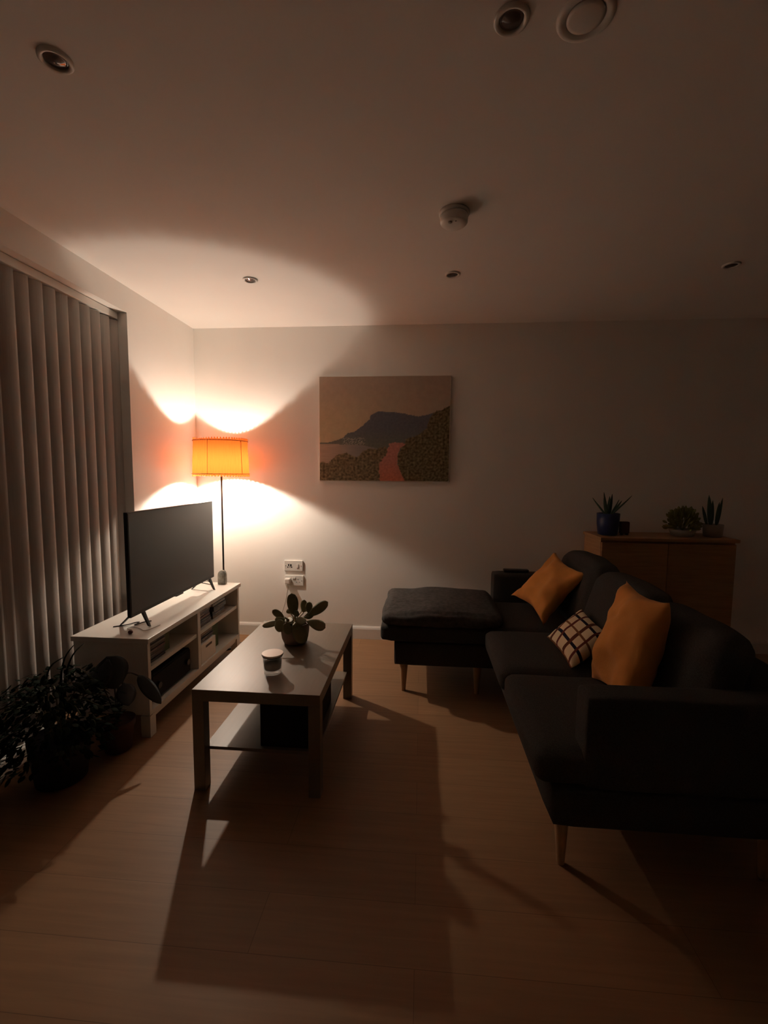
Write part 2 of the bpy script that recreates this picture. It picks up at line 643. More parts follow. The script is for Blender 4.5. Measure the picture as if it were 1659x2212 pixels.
baseboard('baseboard_back', XL, XR, 0, YB, 'x')
baseboard('baseboard_left', XL, 0, WY1, YB - .016, 'y')

# ------------------------------------------------------------------ vertical blind
BX = XL - .075
bl = thing('vertical_blind', 'tall grey-brown vertical slat blind closed over the garden door in the left wall', 'blind', (BX, 2.3, 0))
obj('headrail', B(BX - .022, BX + .022, WY0 + .02, WY1 - .012, WZ - .046, WZ - .004, bev=.003), 'white_furn', bl)


def slat_bm(y, ang, wd=.089, z0=.05, z1=WZ - .052):
    bm = bmesh.new()
    n = 8
    d = Vector((math.sin(ang), math.cos(ang), 0))
    q = Vector((math.cos(ang), -math.sin(ang), 0))
    F, K = [], []
    zs = [z0 + (z1 - z0) * k / 6 for k in range(7)]
    for z in zs:
        f, b = [], []
        for i in range(n + 1):
            s = -1 + 2 * i / n
            c = Vector((BX, y, z)) + d * s * wd / 2 + q * (.017 * (1 - s * s) - .0085)
            f.append(bm.verts.new(c + q * .0006))
            b.append(bm.verts.new(c - q * .0006))
        F.append(f)
        K.append(b)
    for a in range(6):
        for i in range(n):
            bm.faces.new((F[a][i], F[a][i + 1], F[a + 1][i + 1], F[a + 1][i]))
            bm.faces.new((K[a][i + 1], K[a][i], K[a + 1][i], K[a + 1][i + 1]))
        for i in (0, n):
            bm.faces.new((F[a][i], F[a + 1][i], K[a + 1][i], K[a][i]))
    for a in (0, 6):
        for i in range(n):
            bm.faces.new((F[a][i], F[a][i + 1], K[a][i + 1], K[a][i]))
    return bm


SL_ANG = math.radians(30)
for k in range(10):
    obj('slat', slat_bm(2.762 - k * .0825, SL_ANG + random.uniform(-.03, .03)), 'slat', bl, smooth=True)
for k in range(5):                                    # the nearest slats are turned flat and overlap
    obj('slat', slat_bm(1.915 - k * .06, math.radians(52) + random.uniform(-.05, .05)), 'slat', bl, smooth=True)
for k in range(8):
    obj('slat', slat_bm(1.60 - k * .0825, SL_ANG), 'slat', bl, smooth=True)

# ------------------------------------------------------------------ ceiling fittings
def downlight(x, y, label, r=.043):
    t = thing('ceiling_downlight', label, 'ceiling light', (x, y, HC), 'recessed ceiling downlights')
    bm = bmesh.new()
    prof = [(r * .70, -.001), (r * .74, -.007), (r * .90, -.009), (r * 1.02, -.005), (r * 1.04, 0.0)]
    lathe(bm, prof, (x, y, HC), 40, cap=False)
    obj('trim_ring', bm, 'plastic_white', t, smooth=True)
    bm = bmesh.new()
    lathe(bm, [(r * .70, -.0012), (r * .66, -.003), (r * .60, -.0022), (r * .5, -.0032), (r * .3, -.0075), (r * .08, -.0092), (.0008, -.0095)], (x, y, HC), 40)
    obj('lamp', bm, 'lens', t, smooth=True, label='dark reflective lamp')
    return t


for x, y, s in ((-1.036, 1.298, 'recessed ceiling downlight at the top left, with a bright glint on its lamp'),
                (-1.037, 2.760, 'recessed ceiling downlight above the floor lamp and television'),
                (.162, 2.759, 'recessed ceiling downlight between the smoke detector and the back wall'),
                (.209, 1.274, 'unlit dark ceiling downlight at the top, left of the round vent'),
                (1.666, 2.737, 'barely visible ceiling downlight above the wooden sideboard, far right')):
    downlight(x, y, s)
t = thing('ceiling_vent', 'round pale ceiling vent at the top right, beside a dark downlight', 'vent', (.393, 1.281, HC))
bm = bmesh.new()
lathe(bm, [(.048, -.002), (.056, -.006), (.064, -.006), (.070, -.002), (.070, 0)], (.393, 1.281, HC), 40, cap=False)
obj('vent_ring', bm, 'plastic_white', t, smooth=True)
bm = bmesh.new()
lathe(bm, [(.046, -.001), (.045, -.004), (.036, -.006), (.001, -.007)], (.393, 1.281, HC), 40)
obj('vent_disc', bm, 'plastic_white', t, smooth=True)

SDX, SDY = .126, 2.128
t = thing('smoke_detector', 'round white smoke detector on the ceiling casting a shadow', 'smoke detector', (SDX, SDY, HC))
bm = bmesh.new()
lathe(bm, [(.066, 0), (.066, -.012), (.060, -.014)], (SDX, SDY, HC), 48)
obj('base', bm, 'plastic_white', t, smooth=True)
bm = bmesh.new()
lathe(bm, [(.058, -.0142), (.061, -.026), (.060, -.044), (.053, -.052), (.030, -.054), (.001, -.055)], (SDX, SDY, HC), 48)
obj('cover', bm, 'plastic_white', t, smooth=True)
bm = bmesh.new()
lathe(bm, [(.009, -.0545), (.009, -.0575), (.001, -.058)], (SDX - .018, SDY - .028, HC), 20)
obj('test_button', bm, 'pot_pale', t, smooth=True)
bm = bmesh.new()
lathe(bm, [(.003, -.0545), (.003, -.056), (.0005, -.0562)], (SDX + .006, SDY - .034, HC), 12)
obj('indicator', bm, 'socket_grey', t)

# ------------------------------------------------------------------ television cabinet
CX0, CX1, CY0, CY1, CZ = -1.771, -1.356, 2.122, 3.306, .525
t = thing('television_cabinet', 'long low white open-shelved television cabinet under the blind', 'cabinet', (-1.56, 2.71, 0))
obj('top_panel', B(CX0, CX1, CY0, CY1, CZ - .026, CZ, bev=.002), 'white_furn', t)
SX0, SX1 = CX0 + .006, CX1 - .012
SY0, SY1 = CY0 + .012, CY1 - .012
DV0, DV1 = 2.656, 2.690
obj('side_panel', B(SX0, SX1, SY0, SY0 + .022, .118, CZ - .0265), 'white_furn', t)
obj('side_panel', B(SX0, SX1, SY1 - .022, SY1, .118, CZ - .0265), 'white_furn', t)
obj('divider', B(SX0 + .01, SX1 - .002, DV0, DV1, .1365, CZ - .0265), 'white_furn', t)
obj('bottom_shelf', B(SX0 + .002, SX1 - .001, SY0 + .0225, SY1 - .0225, .112, .136), 'white_furn', t)
obj('shelf', B(SX0 + .01, SX1 - .01, SY0 + .0225, DV0 - .0005, .338, .360), 'white_furn', t)
obj('shelf', B(SX0 + .01, SX1 - .01, DV1 + .0005, SY1 - .0225, .338, .360), 'white_furn', t)
obj('back_panel', B(SX0 + .002, SX0 + .0085, SY0 + .0225, SY1 - .0225, .1365, CZ - .0265), 'white_furn', t)
for lx0, lx1 in ((SX1 - .05, SX1), (SX0, SX0 + .05)):
    for ly0, ly1 in ((SY0, SY0 + .05), (SY1 - .05, SY1)):
        bm = bmesh.new()
        box(bm, lx0, lx1, ly0, ly1, 0, .1115)
        obj('leg', bm, 'white_furn', t)
obj('apron', B(SX1 - .03, SX1 - .012, SY0 + .051, SY1 - .051, .085, .1118), 'white_furn', t)

ORD = ['lowest', 'second from the bottom', 'third from the bottom', 'fourth from the bottom', 'fifth from the bottom',
       'sixth from the bottom', 'seventh from the bottom', 'eighth from the bottom', 'topmost']
CASECOLS = {'dark brown': (.06, .035, .025), 'dark purple': (.06, .045, .06), 'black': (.02, .02, .022), 'slate blue': (.06, .07, .095),
            'pale grey': (.42, .40, .37), 'dark red': (.10, .03, .028), 'tan': (.24, .17, .11), 'grey': (.16, .15, .14)}
for k, c in CASECOLS.items():
    M['case_' + k] = mat('case_' + k.replace(' ', '_'), c, 0.4, vary=.12, vscale=30)
M['case_paper'] = mat('case_paper', (.34, .30, .25), .6)


def case_stack(y0, ln, z0, cols, where, group, th=.0142, depth=.135, x1=SX1 - .03):
    n = len(cols)
    z = z0 + .0006
    for i, c in enumerate(cols):
        h = th * (1.0 if isinstance(c, str) else c[1])
        cn = c if isinstance(c, str) else c[0]
        dy, dx = random.uniform(-.004, .004), random.uniform(-.012, .002)
        o_ = 'topmost' if i == n - 1 else ORD[i]
        r = thing('disc_case', '%s disc case, %s in the %s' % (cn, o_, where), 'disc case', (x1 - depth / 2 + dx, y0 + ln / 2 + dy, z), group)
        obj('sleeve', B(x1 - depth + dx, x1 + dx, y0 + dy, y0 + ln + dy, z, z + h - .0010, bev=.0012, seg=1), 'case_' + cn, r)
        sm = 'case_paper' if random.random() < .45 else 'case_grey'
        a = y0 + dy + ln * random.uniform(.08, .4)
        obj('spine_title', B(x1 + dx + .0002, x1 + dx + .0006, a, a + ln * random.uniform(.25, .5), z + h * .28, z + h * .60), sm, r)
        z += h
    return z


case_stack(2.160, .19, .360, ['dark brown', 'dark purple', 'dark brown', 'black', 'dark red', 'dark brown', 'grey', 'dark purple', 'tan'],
           'upper left shelf stack', 'disc cases at the left end of the upper left shelf', th=.0136)
case_stack(2.704, .19, .360, ['dark brown', 'dark purple', 'black', 'dark red', 'dark purple', 'slate blue', 'pale grey'],
           'upper right shelf, left stack', 'disc cases in the left stack on the upper right shelf', th=.0168)
case_stack(2.940, .19, .360, ['tan', 'dark purple', 'black', 'slate blue', 'black', 'pale grey', 'grey'],
           'upper right shelf, right stack', 'disc cases in the right stack on the upper right shelf', th=.0168)
tag(obj('green_box', B(SX1 - .20, SX1 - .05, 2.366, 2.420, .3606, .462, bev=.002), 'green_box'), 'dark green box standing beside the disc cases on the upper left shelf', 'box')
tag(obj('green_box', B(SX1 - .22, SX1 - .06, 2.945, 3.060, .1366, .318, bev=.003), 'green_box'), 'green box standing on the lower right shelf beside the white box', 'box')
t = thing('white_box', 'white storage box with a dark slot under brown cases, lower right shelf', 'box', (SX1 - .11, 2.81, .1366))
obj('body', B(SX1 - .20, SX1 - .012, 2.712, 2.916, .1366, .262, bev=.003), 'white_furn', t)
obj('slot', B(SX1 - .0119, SX1 - .0108, 2.775, 2.858, .225, .240), 'seal', t, label='dark slot')
case_stack(2.722, .185, .262, ['dark brown', 'black', 'dark brown', 'tan'], 'pile on the white box', 'disc cases on the white box', th=.0148, x1=SX1 - .02)
t = thing('amplifier', 'large black electronic box on the lower left shelf of the cabinet', 'electronics', (SX1 - .2, 2.42, .1366))
obj('casing', B(SX1 - .31, SX1 - .035, 2.20, 2.615, .1426, .290, bev=.008), 'black_matt', t)
obj('front_panel', B(SX1 - .0349, SX1 - .029, 2.21, 2.605, .150, .282, bev=.002), 'black_matt', t)
for yk in (2.26, 2.56):
    bm = bmesh.new()
    bmesh.ops.create_cone(bm, cap_ends=True, segments=24, radius1=.018, radius2=.017, depth=.014, matrix=Matrix.Translation((SX1 - .0217, yk, .22)) @ Matrix.Rotation(PI / 2, 4, 'Y'))
    obj('dial', bm, 'black', t)
for yk in (2.24, 2.575):
    obj('foot', B(SX1 - .09, SX1 - .06, yk - .015, yk + .015, .1366, .1425), 'black', t)

# ------------------------------------------------------------------ television
TVX, TVY0, TVY1, TZ0, TZ1 = -1.497, 2.172, 3.118, .612, 1.157
tv = thing('television', 'large black flat-screen television, switched off, standing on the white cabinet', 'television', (-1.53, 2.65, CZ))
obj('casing', B(TVX + .002, TVX + .022, TVY0, TVY1, TZ0, TZ1, bev=.003), 'black', tv)
obj('screen', B(TVX + .0222, TVX + .0232, TVY0 + .008, TVY1 - .008, TZ0 + .020, TZ1 - .008), 'screen', tv)
obj('rear_housing', B(TVX - .040, TVX + .0018, TVY0 + .14, TVY1 - .14, TZ0 + .03, TZ0 + .30, bev=.012), 'black_matt', tv)
obj('sensor', B(TVX - .005, TVX + .018, 2.62, 2.70, TZ0 - .010, TZ0 - .0002, bev=.002), 'black', tv)
for fy in (2.305, 3.085):
    bm = bmesh.new()
    for xe in (-1.622, -1.463):
        xm = -1.513 + (.008 if xe > TVX else -.006)
        ring = []
        for (px, pz, ww, tt) in ((xm, TZ0 + .010, .026, .018), (xm + (xe - xm) * .25, TZ0 - .008, .024, .016), (xe, CZ + .005, .016, .012), (xe + (.006 if xe > TVX else -.006), CZ + .0006, .014, .004)):
            dx = 1 if xe > TVX else -1
            ring.append([bm.verts.new((px - ww / 2 * .6, fy - tt / 2 * 1.2, pz)), bm.verts.new((px + ww / 2 * .6, fy - tt / 2 * 1.2, pz)),
                         bm.verts.new((px + ww / 2 * .6, fy + tt / 2 * 1.2, pz)), bm.verts.new((px - ww / 2 * .6, fy + tt / 2 * 1.2, pz))])
        for a, b in zip(ring, ring[1:]):
            for i in range(4):
                bm.faces.new((a[i], a[(i + 1) % 4], b[(i + 1) % 4], b[i]))
        bm.faces.new(ring[0])
        bm.faces.new(ring[-1])
    obj('foot', bm, 'black', tv)
obj('power_lead', tube(bmesh.new(), curve_pts([(TVX - .045, 3.05, .66), (TVX - .03, 3.10, .60), (TVX - .02, 3.16, .548), (TVX - .06, 3.22, .530), (TVX - .16, 3.27, .529)], 24), .0028), 'cable_black', tv)

# small things on the cabinet top
tag(obj('knotted_cable', tube(bmesh.new(), curve_pts([(-1.645, 2.27, .5285), (-1.61, 2.295, .5285), (-1.585, 2.30, .532), (-1.575, 2.34, .529), (-1.545, 2.345, .533), (-1.55, 2.31, .529), (-1.52, 2.36, .531), (-1.50, 2.385, .5285)], 40), .0030), 'cable_black'),
    'short dark cable curled on the cabinet top under the television', 'cable')
t = thing('earphones', 'thin white lead with a dark red round end on the cabinet top', 'earphones', (-1.50, 2.19, CZ))
obj('lead', tube(bmesh.new(), curve_pts([(-1.492, 2.200, .530), (-1.515, 2.235, .5275), (-1.555, 2.255, .5275), (-1.545, 2.285, .5275), (-1.49, 2.262, .5275), (-1.45, 2.235, .5275), (-1.43, 2.25, .5275), (-1.415, 2.33, .5275)], 40), .0016), 'cable_white', t)
bm = bmesh.new()
bmesh.ops.create_uvsphere(bm, u_segments=20, v_segments=12, radius=.0125, matrix=Matrix.Translation((-1.490, 2.185, CZ + .0105)) @ Matrix.Diagonal((1, 1, .8, 1)))
obj('round_end', bm, 'red', t, smooth=True)
bm = bmesh.new()
pf = [(-.029, 0), (.029, 0), (.0285, .075), (.024, .094), (.008, .104), (-.010, .103), (-.024, .090), (-.0285, .070)]
fr = [bm.verts.new((-1.478 + a, 3.236, CZ + .0005 + b)) for a, b in pf]
bk = [bm.verts.new((-1.478 + a, 3.276, CZ + .0005 + b)) for a, b in pf]
bm.faces.new(fr)
bm.faces.new(bk)
for i in range(len(pf)):
    j = (i + 1) % len(pf)
    bm.faces.new((fr[i], fr[j], bk[j], bk[i]))
bmesh.ops.bevel(bm, geom=bm.edges[:], offset=.004, segments=2, affect='EDGES')
tag(obj('stone_ornament', bm, 'grey_stone', smooth=True), 'small rough grey stone ornament on the far end of the white cabinet', 'ornament')

# ------------------------------------------------------------------ floor lamp
LX, LY = -1.518, 3.370
SZ0, SZ1, R0, R1 = 1.345, 1.596, .202, .193
lamp = thing('floor_lamp', 'slim dark floor lamp with a lit orange pleated drum shade in the corner', 'floor lamp', (LX, LY, 0))
bm = bmesh.new()
lathe(bm, [(.105, .0005), (.107, .006), (.105, .014), (.095, .018), (.012, .022), (.010, .04)], (LX, LY, 0), 48)
obj('base', bm, 'dark_metal', lamp, smooth=True)
obj('pole', tube(bmesh.new(), [(LX, LY, .03), (LX, LY, .7), (LX, LY, 1.355)], .0068, 12), 'dark_metal', lamp, smooth=True)
bm = bmesh.new()
lathe(bm, [(.012, 1.355), (.018, 1.362), (.018, 1.398), (.014, 1.404)], (LX, LY, 0), 20)
obj('socket', bm, 'black', lamp, smooth=True)
bm = bmesh.new()
BZ = 1.438
bmesh.ops.create_uvsphere(bm, u_segments=20, v_segments=14, radius=.020, matrix=Matrix.Translation((LX, LY, BZ)))
obj('bulb', bm, 'bulb', lamp, smooth=True, label='glowing bulb')
# the pleated fabric: a ruffled sleeve with a scalloped lower edge
bm = bmesh.new()
NP = 60
SEG = NP * 6
rows = []
for (z, r, amp) in ((SZ1 + .013, R1, .0042), (SZ1 + .006, R1, .0034), (SZ1 - .004, R1, .0030), (SZ1 - .06, R1 + .001, .0016), (SZ0 + .10, R0 - .002, .0016), (SZ0 + .012, R0, .0026), (SZ0 - .004, R0, .0034), (SZ0 - .0105, R0 + .001, .0046)):
    row = []
    for i in range(SEG):
        a = 2 * PI * i / SEG
        ph = a * NP
        rr = r + amp * math.sin(ph) + .0006 * math.sin(a * 17 + z * 20)
        zz = z
        if z > SZ1 + .010:
            zz += .0085 * math.cos(ph)
        if z < SZ0 - .008:
            zz += -.0062 * math.cos(ph)
        row.append(bm.verts.new((LX + rr * math.cos(a), LY + rr * math.sin(a), zz)))
    rows.append(row)
for a, b in zip(rows, rows[1:]):
    for i in range(SEG):
        j = (i + 1) % SEG
        bm.faces.new((a[i], a[j], b[j], b[i]))
sh = obj('lamp_shade', bm, 'shade', lamp, smooth=True, label='orange pleated fabric shade')
# wire frame of the shade
bm = bmesh.new()
for z, r in ((SZ1 - .002, R1 + .0050), (SZ0 + .004, R0 + .0052)):
    tube(bm, [(LX + r * math.cos(2 * PI * i / 72), LY + r * math.sin(2 * PI * i / 72), z) for i in range(73)], .0026, 6)
for k in range(5):
    a = math.radians(-93 + 72 * k)
    tube(bm, [(LX + (R0 + .0048) * math.cos(a), LY + (R0 + .0048) * math.sin(a), SZ0 + .004), (LX + (R1 + .0046) * math.cos(a), LY + (R1 + .0046) * math.sin(a), SZ1 - .002)], .0016, 6)
obj('shade_frame', bm, 'fabric_seam', lamp, smooth=True)
bm = bmesh.new()
for k in range(3):
    a = math.radians(40 + 120 * k)
    tube(bm, [(LX + .018 * math.cos(a), LY + .018 * math.sin(a), 1.385), (LX + .10 * math.cos(a), LY + .10 * math.sin(a), 1.352), (LX + (R0 - .002) * math.cos(a), LY + (R0 - .002) * math.sin(a), SZ0 + .004)], .0015, 6)
obj('shade_spider', bm, 'dark_metal', lamp)

# ------------------------------------------------------------------ sockets and power lead on the back wall
def faceplate(x0, x1, z0, z1, label, upper):
    t = thing('wall_socket', label, 'wall socket', ((x0 + x1) / 2, YB, (z0 + z1) / 2), 'double wall sockets')
    obj('plate', B(x0, x1, YB - .011, YB - .0002, z0, z1, bev=.003), 'plastic_white', t)
    cz = (z0 + z1) / 2
    w_ = x1 - x0
    if upper:
        for fx, dz, sw, sh_ in ((.24, .006, .010, .016), (.20, -.012, .008, .010), (.36, .004, .012, .018), (.40, -.012, .010, .010), (.31, -.010, .006, .008)):
            xx = x0 + fx * w_
            obj('socket_hole', B(xx - sw / 2, xx + sw / 2, YB - .0117, YB - .0110, cz + dz - sh_ / 2, cz + dz + sh_ / 2), 'black_matt', t)
        xx = x0 + .72 * w_
        obj('switch', B(xx - .010, xx + .010, YB - .0155, YB - .0111, cz - .017, cz + .017, bev=.003), 'plastic_white', t)
    else:
        for fx, dz, sw, sh_ in ((.70, .010, .005, .010), (.62, -.012, .008, .004), (.78, -.012, .008, .004)):
            xx = x0 + fx * w_
            obj('socket_hole', B(xx - sw / 2, xx + sw / 2, YB - .0117, YB - .0110, cz + dz - sh_ / 2, cz + dz + sh_ / 2), 'socket_grey', t)
        for fx in (.46, .54):
            xx = x0 + fx * w_
            obj('switch', B(xx - .006, xx + .006, YB - .0150, YB - .0111, cz + .012, cz + .030, bev=.002), 'plastic_white', t)
    for fx in (.09, .91):
        xx = x0 + fx * w_
        bm = bmesh.new()
        bmesh.ops.create_cone(bm, cap_ends=True, segments=14, radius1=.0032, radius2=.003, depth=.0012, matrix=Matrix.Translation((xx, YB - .0117, cz)) @ Matrix.Rotation(PI / 2, 4, 'X'))
        obj('screw', bm, 'chrome', t)


faceplate(-1.119, -.963, .553, .640, 'upper white double wall socket with dark holes, above the one in use', True)
faceplate(-1.113, -.958, .430, .516, 'lower white double wall socket with a plug pushed into its left side', False)
t = thing('lamp_cord', 'white plug with a thin cable hanging down from the lower wall socket', 'cord', (-1.085, YB - .03, .47))  # the floor lamp's plug and cord, running to its base
obj('plug', B(-1.108, -1.062, YB - .052, YB - .0118, .450, .496, bev=.008), 'plastic_white', t)
obj('cable', tube(bmesh.new(), curve_pts([(-1.085, YB - .030, .4485), (-1.087, YB - .028, .40), (-1.112, YB - .022, .28), (-1.165, YB - .024, .13), (-1.20, YB - .05, .02), (-1.24, YB - .10, .004), (-1.33, 3.46, .004), (-1.45, 3.44, .004)], 60), .0026, 6), 'cable_white', t)
t = thing('power_adapter', 'small white adapter with a lead on the floor at the far end of the cabinet', 'adapter', (-1.30, 3.33, 0))
obj('adapter_body', B(-1.315, -1.275, 3.305, 3.365, .0005, .032, bev=.007), 'plastic_white', t)
obj('lead', tube(bmesh.new(), curve_pts([(-1.295, 3.366, .014), (-1.26, 3.42, .004), (-1.18, 3.50, .004), (-1.08, 3.57, .004)], 30), .0024, 6), 'cable_white', t)

# ------------------------------------------------------------------ landscape canvas on the back wall
PX0, PX1, PZ0, PZ1 = -.818, .220, 1.294, 2.120
pic = thing('landscape_picture', 'unframed canvas of a headland over the sea with a red path, on back wall', 'picture', (-.3, YB, 1.7))
obj('stretched_canvas', B(PX0, PX1, YB - .022, YB - .0005, PZ0, PZ1, bev=.005), 'canvas_edge', pic)


def inpoly(x, y, P):
    c = False
    j = len(P) - 1
    for i in range(len(P)):
        if (P[i][1] > y) != (P[j][1] > y) and x < (P[j][0] - P[i][0]) * (y - P[i][1]) / (P[j][1] - P[i][1]) + P[i][0]:
            c = not c
        j = i
    return c


MOUNT = [(140, 866), (240, 862), (330, 840), (400, 812), (450, 762), (520, 748), (600, 692), (690, 612), (700, 570), (780, 530), (870, 538), (960, 541),
         (1080, 560), (1200, 586), (1300, 568), (1400, 535), (1540, 500), (1540, 960), (900, 960), (620, 890), (400, 885), (260, 878), (140, 878)]
HILL = [(1330, 600), (1360, 560), (1395, 522), (1440, 528), (1480, 500), (1540, 470), (1540, 1290), (1060, 1290), (1000, 1130), (985, 1010), (1040, 900), (1090, 820), (1190, 790), (1290, 720)]
BUSH = [(130, 1085), (180, 1072), (230, 1090), (290, 1040), (330, 1000), (400, 985), (440, 970), (480, 1000), (560, 1020), (620, 955), (680, 925), (760, 935), (860, 900), (900, 960), (820, 1290), (130, 1290)]
PATH = [(905, 872), (960, 860), (1045, 868), (1075, 880), (1010, 930), (990, 1010), (990, 1100), (1030, 1190), (1075, 1290), (805, 1290), (790, 1110), (820, 1040), (865, 1000), (885, 930)]


def lerp3(a, b, t):
    return tuple(a[i] + (b[i] - a[i]) * t for i in range(3))


def paint(u, v):
    x, y = 145 + u * 1390, 165 + v * 1110
    n1 = noise.noise(Vector((x * .016, y * .016, 0)))
    n2 = noise.noise(Vector((x * .045, y * .045, 5)))
    n3 = noise.noise(Vector((x * .11, y * .11, 9)))
    jx, jy = x + n2 * 9 + n3 * 4, y + n1 * 6 + n3 * 9
    if inpoly(jx, y + n3 * 3, PATH):
        c = lerp3((.34, .145, .115), (.38, .135, .085), min(1, max(0, (y - 1050) / 200)))
        k = 1 + .22 * n2 + .12 * n3
    elif inpoly(jx, jy, HILL):
        c = lerp3((.085, .065, .032), (.12, .10, .055), .5 + n2)
        k = 1 + .32 * n3 + .6 * n2
    elif inpoly(jx, jy, BUSH):
        c = lerp3((.095, .075, .042), (.16, .125, .075), .5 + n2)
        k = 1 + .3 * n3 + .5 * n2
    elif inpoly(x + n2 * 5, y + n3 * 4, MOUNT):
        t = min(1, max(0, (y - 700) / 180))
        c = lerp3((.095, .098, .115), (.115, .118, .10), t)
        k = 1 + .16 * n2 + .10 * n3
        if y > 815 and 400 < x < 640 and n3 > .15:
            c = (.30, .27, .23)
    elif y > 872:
        c = lerp3((.34, .25, .19), (.19, .175, .165), min(1, max(0, (x - 200) / 380)))
        k = 1 + .10 * noise.noise(Vector((x * .008, y * .08, 2)))
    else:
        c = lerp3((.30, .235, .185), (.40, .315, .20), min(1, max(0, (y - 250) / 550)))
        c = lerp3(c, (.29, .225, .185), min(1, max(0, (x - 500) / 1500)))
        k = 1 + .07 * n1 + .05 * n2
    return tuple(min(.9, max(.01, ch * k * 1.65)) for ch in c)


NX, NZ = 190, 150
bm = bmesh.new()
cl = bm.verts.layers.float_color.new('Col')
g = []
for i in range(NX + 1):
    row = []
    for j in range(NZ + 1):
        u, v = i / NX, 1 - j / NZ
        vv = bm.verts.new((PX0 + .004 + u * (PX1 - PX0 - .012), YB - .0226, PZ0 + .008 + (1 - v) * (PZ1 - PZ0 - .012)))
        vv[cl] = (*paint(u, v), 1)
        row.append(vv)
    g.append(row)
for i in range(NX):
    for j in range(NZ):
        # the lower right corner of the print is rounded
        du, dv = (NX - i) / 5.0, (j + 1) / 5.0
        if du < 1 and dv < 1 and (1 - du) ** 2 + (1 - dv) ** 2 > 1.0:
            continue
        bm.faces.new((g[i][j], g[i + 1][j], g[i + 1][j + 1], g[i][j + 1]))
for vv in [v for v in bm.verts if not v.link_faces]:
    bm.verts.remove(vv)
obj('print', bm, 'paint', pic, label='seaside mountain print')

# ------------------------------------------------------------------ coffee table
TX, TY, TW, TL, TH = -.954, 1.781, .55, .90, .45
t = thing('coffee_table', 'long grey-oak coffee table with square legs and a lower shelf', 'coffee table', (TX + TW / 2, TY + TL / 2, 0))
obj('tabletop', B(TX, TX + TW, TY, TY + TL, TH - .05, TH, bev=.0015), 'table', t)
for lx in (TX, TX + TW - .05):
    for ly in (TY, TY + TL - .05):
        obj('leg', B(lx, lx + .05, ly, ly + .05, 0, TH - .0505, bev=.001), 'table', t)
obj('shelf', B(TX + .026, TX + TW - .026, TY + .051, TY + TL - .051, .157, .171), 'table', t)
tag(obj('dark_box', B(-.685, -.455, 1.850, 2.27, .1712, .372, bev=.004), 'black_matt'), 'black box standing on the lower shelf of the coffee table', 'box')

# candle jar
CDX, CDY = -.667, 1.975
t = thing('candle_jar', 'glass candle jar with a pale flat lid on the coffee table', 'candle', (CDX, CDY, TH))
bm = bmesh.new()
lathe(bm, [(.0375, .0004), (.0395, .004), (.0415, .040), (.0440, .0795), (.0425, .0795), (.0400, .040), (.0380, .0195), (.030, .0165), (.001, .016)], (CDX, CDY, TH), 40)
obj('glass', bm, 'jar', t, smooth=True)
bm = bmesh.new()
lathe(bm, [(.001, .0172), (.030, .0178), (.0376, .0215), (.0396, .040), (.0412, .0620), (.001, .0620)], (CDX, CDY, TH), 40)
obj('wax', bm, 'wax', t, smooth=True)
bm = bmesh.new()
lathe(bm, [(.0418, .0798), (.0455, .0802), (.0455, .0848), (.0418, .0850)], (CDX, CDY, TH), 40)
obj('seal', bm, 'seal', t, smooth=True)
bm = bmesh.new()
lathe(bm, [(.0470, .0852), (.0486, .0862), (.0486, .0925), (.0478, .0935), (.001, .0936)], (CDX, CDY, TH), 48)
obj('lid', bm, 'lid', t, smooth=False, label='pale flat lid')

